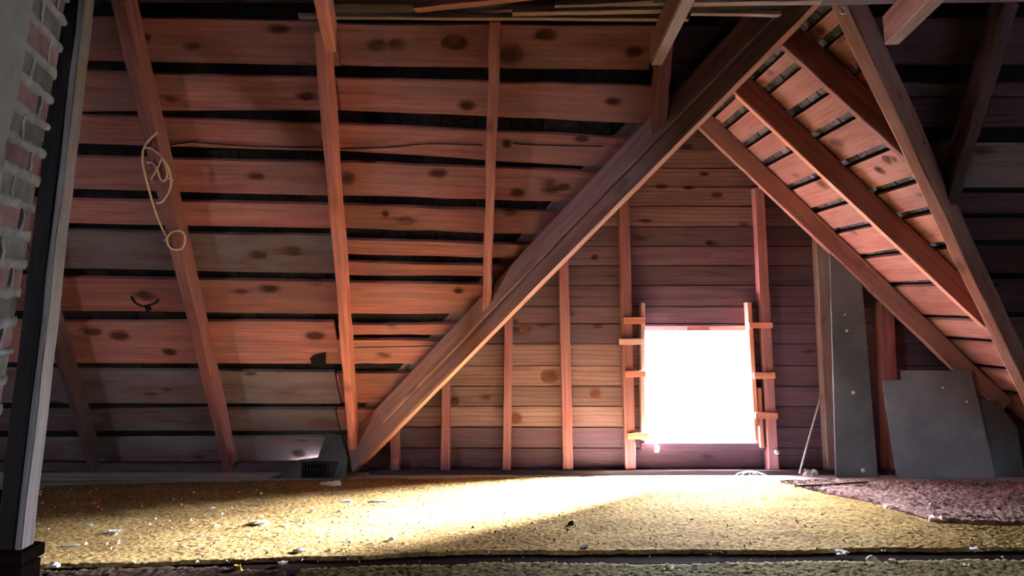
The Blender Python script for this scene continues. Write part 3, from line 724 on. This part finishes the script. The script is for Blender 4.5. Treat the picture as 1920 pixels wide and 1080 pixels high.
stored((778, 20), (1010, -5), .05, ZS, 'tan board with a cut end pointing left overhead', 'block', .02)
stored((800, 31), (1225, 4), .03, ZS + .02, 'thin slanting batten among the stored boards overhead')
stored((960, 27), (1246, 22), .045, ZS + .005, 'grey board just above the lowest stored board')
stored((1040, 14), (1300, 9), .05, ZS + .02, 'grey board near the top edge between tan board and tie beam')
stored((1296, 27), (1463, 30), .032, ZS - .02, 'short grey batten ending right of the pale tie beam')
stored((1300, 9), (1640, 4), .045, ZS, 'grey board overhead reaching right from the pale tie beam')
stored((1500, 5), (2050, -4), .06, ZS, 'dark board along the top edge at the upper right', 'trim')
stored((180, -14), (1300, -10), .14, ZS + .06, 'wide dark board over the top of the left slope', 'trim')
stored((600, 12), (1500, 8), .16, ZS + .06, 'wide dark board behind the slanting battens overhead', 'trim')

# ------------------------------------------------------------------ chimney and post at the left
cd = Vector(((520 - 960) / F, 1, 0)).normalized()                  # its side runs away from us, turned a little left
cn = Vector((cd.y, -cd.x, 0))                                       # faces right
C0 = on_y(40, 60, 1.70); C0.z = 0
chim = empty('chimney', (C0.x, C0.y, 0))
tag(chim, 'brick chimney with oozing mortar joints at the left edge beside the grey post', 'chimney')
LEN = .29
def cpt(u, v, z): return C0 + cd * u + cn * v + Vector((0, 0, z))
course, jh = .075, .014
zt = 3.6
vs = [cpt(.012, -.012, 0), cpt(LEN - .012, -.012, 0), cpt(LEN - .012, -.68, 0), cpt(.012, -.68, 0)]  # unseen width beyond the frame enlarged to block end-window light
vs = [v - chim.location for v in vs]; vs += [v + Vector((0, 0, zt)) for v in vs]
link('chimney_core', vs, [(3, 2, 1, 0), (4, 5, 6, 7), (0, 1, 5, 4), (1, 2, 6, 5), (2, 3, 7, 6), (3, 0, 4, 7)], M['mortar'], chim)
# parged near part of the same side
nn = 30; vs, fs = [], []
for i in range(nn + 1):
    z = zt * i / nn; e = random.uniform(-.010, .012)
    for (u, v) in ((e, .010), (e, -.69), (-.26, -.69), (-.26, .010)):
        j = random.uniform(-.003, .003); vs.append(cpt(u, v + j, z) - chim.location)
for i in range(nn):
    for k in range(4): fs.append((4 * i + k, 4 * i + (k + 1) % 4, 4 * i + 4 + (k + 1) % 4, 4 * i + 4 + k))
fs += [(0, 1, 2, 3), (4 * nn, 4 * nn + 1, 4 * nn + 2, 4 * nn + 3)]
link('parging', vs, fs, M['parge'], chim)
i = 0; z = .0
while z < zt - .1:
    off = (.205, .10)[i % 2]
    segs = [(0.002, off - .006), (off + .006, LEN)] if i % 2 == 0 else [(0.002, off - .006), (off + .006, LEN)]
    red = (i % 2 == 0)
    for (u0, u1) in segs:
        b0, b1 = cpt(u0, 0, z + jh), cpt(u1, 0, z + jh)
        pr = random.uniform(-.002, .003)
        slab('brick', cpt(u0, pr, z + course), cpt(u1, pr, z + course), cpt(u1, pr, z + jh), cpt(u0, pr, z + jh), -cn, .09, M['brick'] if red else M['brick_grey'], chim, seg=2, jit=.002, bevel=.003)
    # oozing bed joint: lumpy bead
    n = 9; vs, fs = [], []
    for k in range(n + 1):
        u = LEN * k / n * 1.02; pr = random.uniform(.004, .012); h = random.uniform(.010, .018); zc = z + jh / 2
        for (dv, dz) in ((-.03, h), (pr * .6, h * .8), (pr, 0), (pr * .6, -h * .9), (-.03, -h)):
            vs.append(cpt(u, dv, zc + dz) - chim.location)
    for k in range(n):
        for q in range(4): fs.append((5 * k + q, 5 * k + q + 1, 5 * k + 6 + q, 5 * k + 5 + q))
    fs += [(0, 1, 2, 3, 4), tuple(5 * n + q for q in range(5))]
    link('mortar_joint', vs, fs, M['mortar'], chim, None, True)
    # head joint
    slab('mortar_joint', cpt(off - .008, .006, z + course), cpt(off - .008, .006, z + jh), cpt(off + .008, .006, z + jh), cpt(off + .008, .006, z + course), -cn, .05, M['mortar'], chim, seg=3, jit=.003, bow=.003)
    z += course; i += 1
chim.rotation_euler = (0, .066, 0); chim.location.x -= math.tan(.066) * 1.8      # the stack leans to the right as it rises

YP = 2.93
a = on_y(152, 0, YP); b = on_y(37, 1000, YP); ax_ = (a - b).normalized()
b = b + ax_ * ((on_y(37, 1032, YP).z - b.z) / ax_.z)
top = b + ax_ * ((A0 + M_RAFT * QM - T * YP - .04 - b.z) / ax_.z)
post = empty('post', b); tag(post, 'dark timber post edged with a pale grey strip beside the brick chimney', 'post')
dl = Vector((-.052, 0, 0))
beam('post_timber', b + dl, top + dl, .075, .09, (0, 1, 0), M['post_dark'], post, seg=14, jit=.003, bow=.003, bevel=.006)
beam('edge_strip', b, top, .026, .075, (0, 1, 0), M['greywood'], post, seg=14, jit=.003, bow=.002, bevel=.004)
base = beam('footing_block', Vector((b.x - .10, YP - .02, b.z - .03)), Vector((b.x + .026, YP - .02, b.z - .03)), .045, .15, (0, 1, 0), M['darkboard'], seg=4, jit=.003, bevel=.005)
tag(base, 'dark block under the timber post in the lower left corner', 'block')
up = vbox('kerb_block', b.x - .08, b.x + .03, YP - .02, YP + .10, 0, b.z - .055, M['darkboard'], None)
tag(up, 'dark upright kerb piece carrying the footing block in the lower left corner', 'block')

# ------------------------------------------------------------------ carpets
def wob(n, cell):
    m = n // cell + 3; a = np.random.rand(m) - .5; t = np.arange(n) / cell; k = t.astype(int); f = t - k; f = f * f * (3 - 2 * f)
    return a[k] * (1 - f) + a[k + 1] * f
def smooth_noise(ny, nx, cy, cx):
    a = np.random.rand(max(2, ny // cy + 3), max(2, nx // cx + 3))
    yy = np.arange(ny) / cy; xx = np.arange(nx) / cx
    y0 = yy.astype(int); x0 = xx.astype(int); fy = (yy - y0)[:, None]; fx = (xx - x0)[None, :]
    fy = fy * fy * (3 - 2 * fy); fx = fx * fx * (3 - 2 * fx)
    return (a[np.ix_(y0, x0)] * (1 - fy) + a[np.ix_(y0 + 1, x0)] * fy) * (1 - fx) + (a[np.ix_(y0, x0 + 1)] * (1 - fy) + a[np.ix_(y0 + 1, x0 + 1)] * fy) * fx
def carpet(name, back, front, step, base, tuft, mat, label, cat, lump=.004, z0=0.0):
    B = [on_z(*p) for p in back]; Fr = [on_z(*p) for p in front]
    x0 = max(B[0].x, Fr[0].x); x1 = min(B[-1].x, Fr[-1].x)
    X = np.arange(x0, x1, step); nx = len(X)
    yb = np.interp(X, [p.x for p in B], [p.y for p in B]) + wob(nx, 22) * .03 + wob(nx, 5) * .012
    yf = np.interp(X, [p.x for p in Fr], [p.y for p in Fr]) + wob(nx, 30) * .03 + wob(nx, 5) * .012
    ny = int(max(yb - yf) / step); v = np.linspace(0, 1, ny)[:, None]
    gy = yf[None] * (1 - v) + yb[None] * v; gx = np.repeat(X[None], ny, 0)
    z = base + tuft * np.random.rand(ny, nx) ** 1.5 + lump * smooth_noise(ny, nx, 14, 40) + lump * .6 * smooth_noise(ny, nx, 5, 14)
    z[0] = z[-1] = 0.0; z[:, 0] = z[:, -1] = 0.0
    gy[1] = gy[0] + .002; gy[-2] = gy[-1] - .002
    gx = gx + (np.random.rand(ny, nx) - .5) * step * .5; gy[2:-2] += (np.random.rand(ny - 4, nx) - .5) * step * .5
    co = np.stack([gx.ravel(), gy.ravel(), z.ravel() + .001 + z0], 1).astype(np.float32)
    idx = np.arange(nx * ny).reshape(ny, nx)
    fa = np.stack([idx[:-1, :-1].ravel(), idx[:-1, 1:].ravel(), idx[1:, 1:].ravel(), idx[1:, :-1].ravel()], 1).astype(np.int32)
    me = bpy.data.meshes.new(name); me.vertices.add(len(co)); me.vertices.foreach_set('co', co.ravel())
    me.loops.add(fa.size); me.loops.foreach_set('vertex_index', fa.ravel())
    me.polygons.add(len(fa)); me.polygons.foreach_set('loop_start', np.arange(0, fa.size, 4, dtype=np.int32)); me.polygons.foreach_set('loop_total', np.full(len(fa), 4, np.int32))
    me.update(calc_edges=True); me.validate(); me.materials.append(mat)
    o = bpy.data.objects.new(name, me); COL.objects.link(o)
    return tag(o, label, cat)
carpet('carpet', [(-330, 925), (40, 917), (640, 904), (1000, 899), (1300, 900), (1480, 910), (1520, 925), (1640, 951), (1750, 984), (1830, 992), (2300, 990)],
       [(-330, 1082), (100, 1068), (420, 1058), (700, 1048), (960, 1040), (1400, 1040), (1900, 1034), (2300, 1030)],
       .0085, .012, .006, M['carpet'], 'large worn yellow carpet strewn with scraps in front of the window', 'carpet', lump=.002)
carpet('rug', [(1462, 909), (1560, 905), (1760, 908), (2300, 914)], [(1463, 910), (1530, 921), (1645, 945), (1756, 977), (1836, 986), (2300, 984)],
       .009, .008, .013, M['rug'], 'matted reddish-brown rug on the right beside the yellow carpet', 'rug', lump=.010)
carpet('carpet_piece', [(560, 1072), (960, 1064), (1400, 1062), (1900, 1057), (2300, 1052)], [(400, 1150), (2500, 1150)],
       .010, .010, .008, M['carpet_olive'], 'olive carpet strip along the bottom edge in front of the dark gap', 'carpet')
carpet('carpet_piece', [(-200, 1090), (90, 1076), (420, 1068), (540, 1076)], [(-300, 1150), (600, 1150)],
       0.010, .008, .010, M['carpet_dark'], 'brownish carpet scrap in the lower left corner', 'carpet')

# ------------------------------------------------------------------ panels and stick at the right
def panel(name, pix, Yb, Yt, th, mat, label, cat='panel'):
    y0 = max(p[1] for p in pix); y1 = min(p[1] for p in pix)
    pts = [on_y(x, y, Yb + (Yt - Yb) * (y0 - y) / (y0 - y1)) for x, y in pix]
    zmin = min(p.z for p in pts)
    for p in pts:
        if p.z < zmin + .03: p.z = 0.001
    c = sum(pts, Vector()) / len(pts); c.z = 0; k = len(pts)
    vs = [p - c for p in pts] + [p - c + Vector((0, th, 0)) for p in pts]
    fs = [tuple(range(k)), tuple(range(k, 2 * k))[::-1]] + [(i, (i + 1) % k, k + (i + 1) % k, k + i) for i in range(k)]
    o = link(name, vs, fs, mat, None, Matrix.Translation(c)); return tag(o, label, cat)
panel('board_panel', [(1568, 893), (1646, 893), (1616, 526), (1556, 468)], 5.34, 5.38, .02, M['panel_dark'], 'tall narrow grey board leaning on the wall right of the window')
panel('sheet_panel', [(1682, 896), (1867, 896), (1832, 742), (1820, 695), (1690, 695), (1690, 712), (1655, 714)], 5.31, 5.32, .012, M['panel'], 'wide pale grey sheet with notched top corner leaning at the right')
panel('sheet_panel', [(1845, 897), (1921, 897), (1908, 802), (1872, 758), (1800, 735)], 5.345, 5.345, .012, M['panel_dark'], 'dim grey sheet half hidden behind the wide grey sheet at the far right')
st = tube('stick', [[on_y(1499, 888, 5.36), on_y(1520, 810, 5.39), on_y(1541, 738, 5.43)]], .007, M['greywood']); tag(st, 'thin stick leaning on the wall between window and grey board', 'stick')

# ------------------------------------------------------------------ metal sheet and vent under the third rafter
panel('metal_sheet', [(500, 904), (648, 903), (652, 860), (640, 815), (612, 812), (596, 858), (560, 862), (540, 884)], 5.30, 5.40, .006, M['metal'], 'dark grey crumpled sheet standing behind the black vent', 'metal sheet')
ve = empty('vent_grille', on_y(591, 895, 5.28)); tag(ve, 'black slatted vent grille by the foot of the rafter', 'vent')
pa_, pb_ = on_y(566, 866, 5.28), on_y(616, 896, 5.28)
x0, x1, z0, z1 = pa_.x, pb_.x, max(pb_.z, .004), pa_.z
for (a0, a1, c0, c1) in ((x0, x1, z1 - .012, z1), (x0, x1, z0, z0 + .012), (x0, x0 + .012, z0 + .012, z1 - .012), (x1 - .012, x1, z0 + .012, z1 - .012)):
    vbox('vent_frame', a0, a1, 5.27, 5.295, c0, c1, M['iron'], ve, seg=1, jit=0, bevel=0)
for k in range(8):
    xx = x0 + .02 + (x1 - x0 - .04) * k / 7
    vbox('slat', xx - .004, xx + .004, 5.275, 5.29, z0 + .012, z1 - .012, M['iron'], ve, seg=1, jit=0, bevel=0)
vbox('slat', x0 + .012, x1 - .012, 5.278, 5.288, (z0 + z1) / 2 - .005, (z0 + z1) / 2 + .005, M['iron'], ve, seg=1, jit=0, bevel=0)
vbox('vent_back', x0 + .012, x1 - .012, 5.291, 5.294, z0 + .012, z1 - .012, M['iron'], ve, seg=1, jit=0, bevel=0)

# ------------------------------------------------------------------ twine on the second rafter
R_ = lambda x, y: on_main(x, y, M_RAFT - .008)
paths = [[(295, 249), (283, 260), (270, 278), (268, 300), (272, 325), (278, 350), (286, 378), (293, 402), (304, 428), (312, 444)],
         [(313, 446), (316, 460), (326, 468), (340, 467), (347, 455), (346, 440), (336, 433), (322, 436), (313, 447), (309, 452)],
         [(271, 277), (286, 279), (300, 290), (310, 303), (318, 318), (321, 338), (320, 352), (313, 368), (304, 379), (294, 381)],
         [(276, 305), (288, 306), (296, 320), (301, 334), (308, 340), (314, 330), (312, 312), (304, 296)],
         [(284, 337), (290, 327), (297, 313), (304, 299), (310, 306)], [(316, 334), (324, 337), (320, 342)]]
rp = tube('twine', [[R_(*q) + Vector((0, random.uniform(-.004, .0), 0)) for q in p] for p in paths], .0055, M['rope'])
tag(rp, 'tan twine looped and knotted around the leaning rafter', 'twine')

# ------------------------------------------------------------------ small fixtures
def knob(x, y, P, axis, label, s=1.0):
    k = empty('ceramic_knob', P); tag(k, label, 'insulator', 'ceramic wiring knobs')
    lathe('knob_body', [(.014 * s, 0), (.018 * s, .004 * s), (.018 * s, .010 * s), (.012 * s, .014 * s), (.017 * s, .019 * s), (.016 * s, .026 * s), (.009 * s, .028 * s)], M['ceramic'], P, axis, k)
    lathe('nail_head', [(.006 * s, .0275 * s), (.006 * s, .031 * s), (.002 * s, .032 * s)], M['iron'], P, axis, k, 8)
knob(0, 0, on_y(1426, 350, Y_STUD - .02), (0, -1, -.2), 'white knob at the top of the stud right of the window', .9)
knob(0, 0, on_y(1455, 847, Y_STUD - .001), (0, -1, 0), 'white round knob low on the stud right of the window', .9)
knob(0, 0, valley_pt(1, 2.44) + Vector((0, -.01, -.004)), (0, -.5, -.8), 'white ring knob where the valley beams meet at the top', .8)

# wire dome below the window
dc = on_z(1402, 896); dc.y = 5.30; rr = .125
d_paths = []
for k in range(5):
    a = math.pi * k / 5
    d_paths.append([(dc.x + rr * math.cos(a) * math.cos(t), dc.y - .05 + rr * .6 * math.sin(a) * math.cos(t), .008 + .05 * math.sin(t)) for t in np.linspace(0, math.pi, 9)])
d_paths.append([(dc.x + rr * math.cos(t), dc.y - .05 + rr * .6 * math.sin(t), .008) for t in np.linspace(0, 2 * math.pi, 17)])
wd = tube('wire_dome', d_paths, .0022, M['wire']); tag(wd, 'white wire dome lying at the wall under the window', 'wire basket')

# hanging cord end under the sill
hc = empty('cord_pull', on_y(1231, 830, Y_STUD - .01)); tag(hc, 'small white tag hanging from the left end of the sill', 'tag')
tube('cord', [[on_y(1230, 828, 5.475), on_y(1231, 836, 5.475)]], .002, M['white'], hc)
slab('tag_piece', on_y(1228, 836, 5.47), on_y(1236, 837, 5.47), on_y(1236, 849, 5.47), on_y(1227, 848, 5.47), Vector((0, 1, 0)), .008, M['white'], hc, seg=2, jit=.002, bevel=.001)

# ------------------------------------------------------------------ scraps
def scrap(name, x, y, wpx, hz, mat, label, cat='scrap', base=.022, group='scraps on the carpet', yd=None):
    c = on_z(x, y, base); r = wpx / F * c.y / 2; n = 9; vs, fs = [], []
    for ring, (k, hh) in enumerate(((1, 0), (.92, hz * .8), (.5, hz))):
        for i in range(n):
            a = 2 * math.pi * i / n; q = k * r * random.uniform(.5, 1.25)
            vs.append((q * math.cos(a), q * (yd or .7) * math.sin(a), hh * (.7 if wpx > 14 else 1) * random.uniform(.1, 1.3) if ring else -.004))
    for ring in range(2):
        for i in range(n): fs.append((ring * n + i, ring * n + (i + 1) % n, ring * n + n + (i + 1) % n, ring * n + n + i))
    fs.append(tuple(range(2 * n, 3 * n))); fs.append(tuple(range(n))[::-1])
    o = link(name, vs, fs, M[mat], None, Matrix.Translation(c)); return tag(o, label, cat, group)
scrap('plastic_bit', 180, 943, 20, .015, 'red', 'red plastic bit on the carpet near the grey post')
scrap('paper_scrap', 488, 981, 36, .022, 'white', 'crumpled white paper scrap on the carpet below the twine rafter')
scrap('paper_scrap', 215, 996, 24, .012, 'white', 'white paper scrap on the carpet at the left below the red bit')
scrap('paper_scrap', 170, 985, 12, .010, 'white', 'tiny pale scrap just under the red bit')
scrap('plastic_bit', 446, 1068, 16, .03, 'yellow', 'bright yellow bit at the bottom edge left of middle', base=.015)
scrap('paper_scrap', 622, 908, 44, .03, 'white', 'pale folded paper at the carpet edge beside the vent', yd=.4)
scrap('paper_scrap', 710, 939, 34, .008, 'white', 'flat pale strip on the carpet right of the vent', yd=.4)
scrap('paper_scrap', 650, 939, 26, .006, 'white', 'flat grey scrap on the carpet below the vent', yd=.4)
scrap('paper_scrap', 735, 1010, 14, .010, 'white', 'small white scrap on the middle of the carpet')
scrap('paper_scrap', 560, 1033, 22, .012, 'white', 'white scrap near the front carpet edge left of middle')
scrap('paper_scrap', 530, 1056, 18, .012, 'white', 'white scrap lying at the dark front edge left of middle', base=.012)
scrap('paper_scrap', 100, 1060, 22, .015, 'white', 'pale scrap at the lower left corner of the carpet')
scrap('dark_scrap', 645, 1048, 18, .012, 'leaf', 'dark brown scrap near the front carpet edge')
scrap('dark_scrap', 1070, 982, 14, .012, 'leaf', 'small dark scrap at the edge of the bright patch')
scrap('dark_scrap', 1342, 1039, 52, .012, 'leaf', 'flat dark strip on the front carpet edge', yd=.3)
scrap('paper_scrap', 1096, 1024, 16, .012, 'white', 'pale scrap on the carpet below the window')
scrap('paper_scrap', 1260, 1070, 30, .02, 'white', 'white scrap in the dark gap at the bottom', base=.012)
scrap('paper_scrap', 1575, 1034, 36, .012, 'white', 'pale grey scrap on the front carpet edge at the right')
scrap('paper_scrap', 1634, 1050, 22, .022, 'white', 'white scrap in the dark gap at the right', base=.012)
scrap('dark_scrap', 1676, 1056, 24, .02, 'pink', 'tan crumpled scrap in the dark gap beside the white scrap', base=.012)
scrap('paper_scrap', 1815, 1064, 18, .02, 'white', 'bright white scrap in the dark gap at the far right', base=.012)
scrap('paper_scrap', 1830, 1030, 22, .01, 'white', 'grey scrap on the carpet at the far right')
scrap('leaf_scrap', 1672, 951, 26, .015, 'pink', 'pale pink scrap where rug and yellow carpet meet', group='scraps on the rug')
scrap('leaf_scrap', 1750, 950, 16, .03, 'pink', 'small upright pinkish scrap on the rug', group='scraps on the rug')
scrap('leaf_scrap', 1758, 975, 34, .04, 'pink', 'largest crumpled pinkish scrap at the rug corner', group='scraps on the rug')
scrap('dark_scrap', 1826, 970, 34, .015, 'leaf', 'dark flat scrap on the rug at the far right', group='scraps on the rug', yd=.4)
scrap('plaster_lump', 1517, 890, 30, .05, 'white', 'pale lump on the floor at the foot of the leaning stick', group='lumps along the wall', base=.001)
scrap('plaster_lump', 1618, 890, 10, .04, 'white', 'small pale lump at the foot of the tall grey board', group='lumps along the wall', base=.001)
tw = tube('twig', [[on_z(1490, 911, .03), on_z(1550, 909, .03), on_z(1590, 906, .035), on_z(1627, 904, .04)]], .006, M['leaf']); tag(tw, 'dark twig on the pale floor at the far edge of the rug', 'twig')
tw = tube('twig', [[on_z(105, 1026, .022), on_z(130, 1023, .024), on_z(150, 1022, .024)]], .004, M['white']); tag(tw, 'thin pale splinter on the carpet at the left', 'twig')

# crumbs nobody could count: one object
def crumbs(name, n, region, mat, size, label):
    vs, fs = [], []
    for i in range(n):
        x = random.uniform(*region[0]); y_ = region[1][0] + (region[1][1] - region[1][0]) * random.random()
        c = on_z(x, y_, .022); s = random.uniform(.3, 1.0) ** 2 * size; k = len(vs); a0 = random.random() * 6.28
        vs += [(c.x + s * math.cos(a0 + q * 2.1) * random.uniform(.6, 1.2), c.y + s * math.sin(a0 + q * 2.1), c.z + random.uniform(-.006, .003)) for q in range(3)]
        vs.append((c.x, c.y, c.z + s * .9))
        fs += [(k, k + 1, k + 3), (k + 1, k + 2, k + 3), (k + 2, k, k + 3), (k + 2, k + 1, k)]
    o = link(name, vs, fs, mat); return tag(o, label, 'crumbs', None, 'stuff')
crumbs('white_crumbs', 330, ((40, 700), (915, 1055)), M['white'], .012, 'white crumbs scattered over the left half of the yellow carpet')
crumbs('white_crumbs', 80, ((700, 1900), (985, 1065)), M['white'], .008, 'white crumbs scattered over the right half of the yellow carpet')
crumbs('dark_crumbs', 260, ((60, 1850), (960, 1038)), M['leaf'], .009, 'dark crumbs scattered over the yellow carpet')
# flecks of plaster on the grey boards
for (x, y, r, lab) in ((1588, 620, .012, 'pale plaster fleck high on the tall grey board'), (1600, 736, .014, 'pale plaster fleck halfway up the tall grey board'), (1584, 590, .007, 'tiniest pale fleck near the top of the tall grey board'), (1618, 882, .016, 'pale plaster fleck low on the tall grey board'), (1768, 727, .010, 'pale fleck near the top of the wide grey sheet'), (1813, 753, .010, 'pale fleck near the right edge of the wide grey sheet')):
    P = on_y(x, y, 5.312 if x > 1700 else 5.34 + .04 * (893 - y) / 425 - .002)
    o = lathe('plaster_fleck', [(r, 0), (r * .9, .004), (r * .4, .006)], M['white'], P + Vector((0, .003, 0)), (0, -1, 0), None, 7); tag(o, lab, 'plaster fleck', 'flecks on the grey boards')
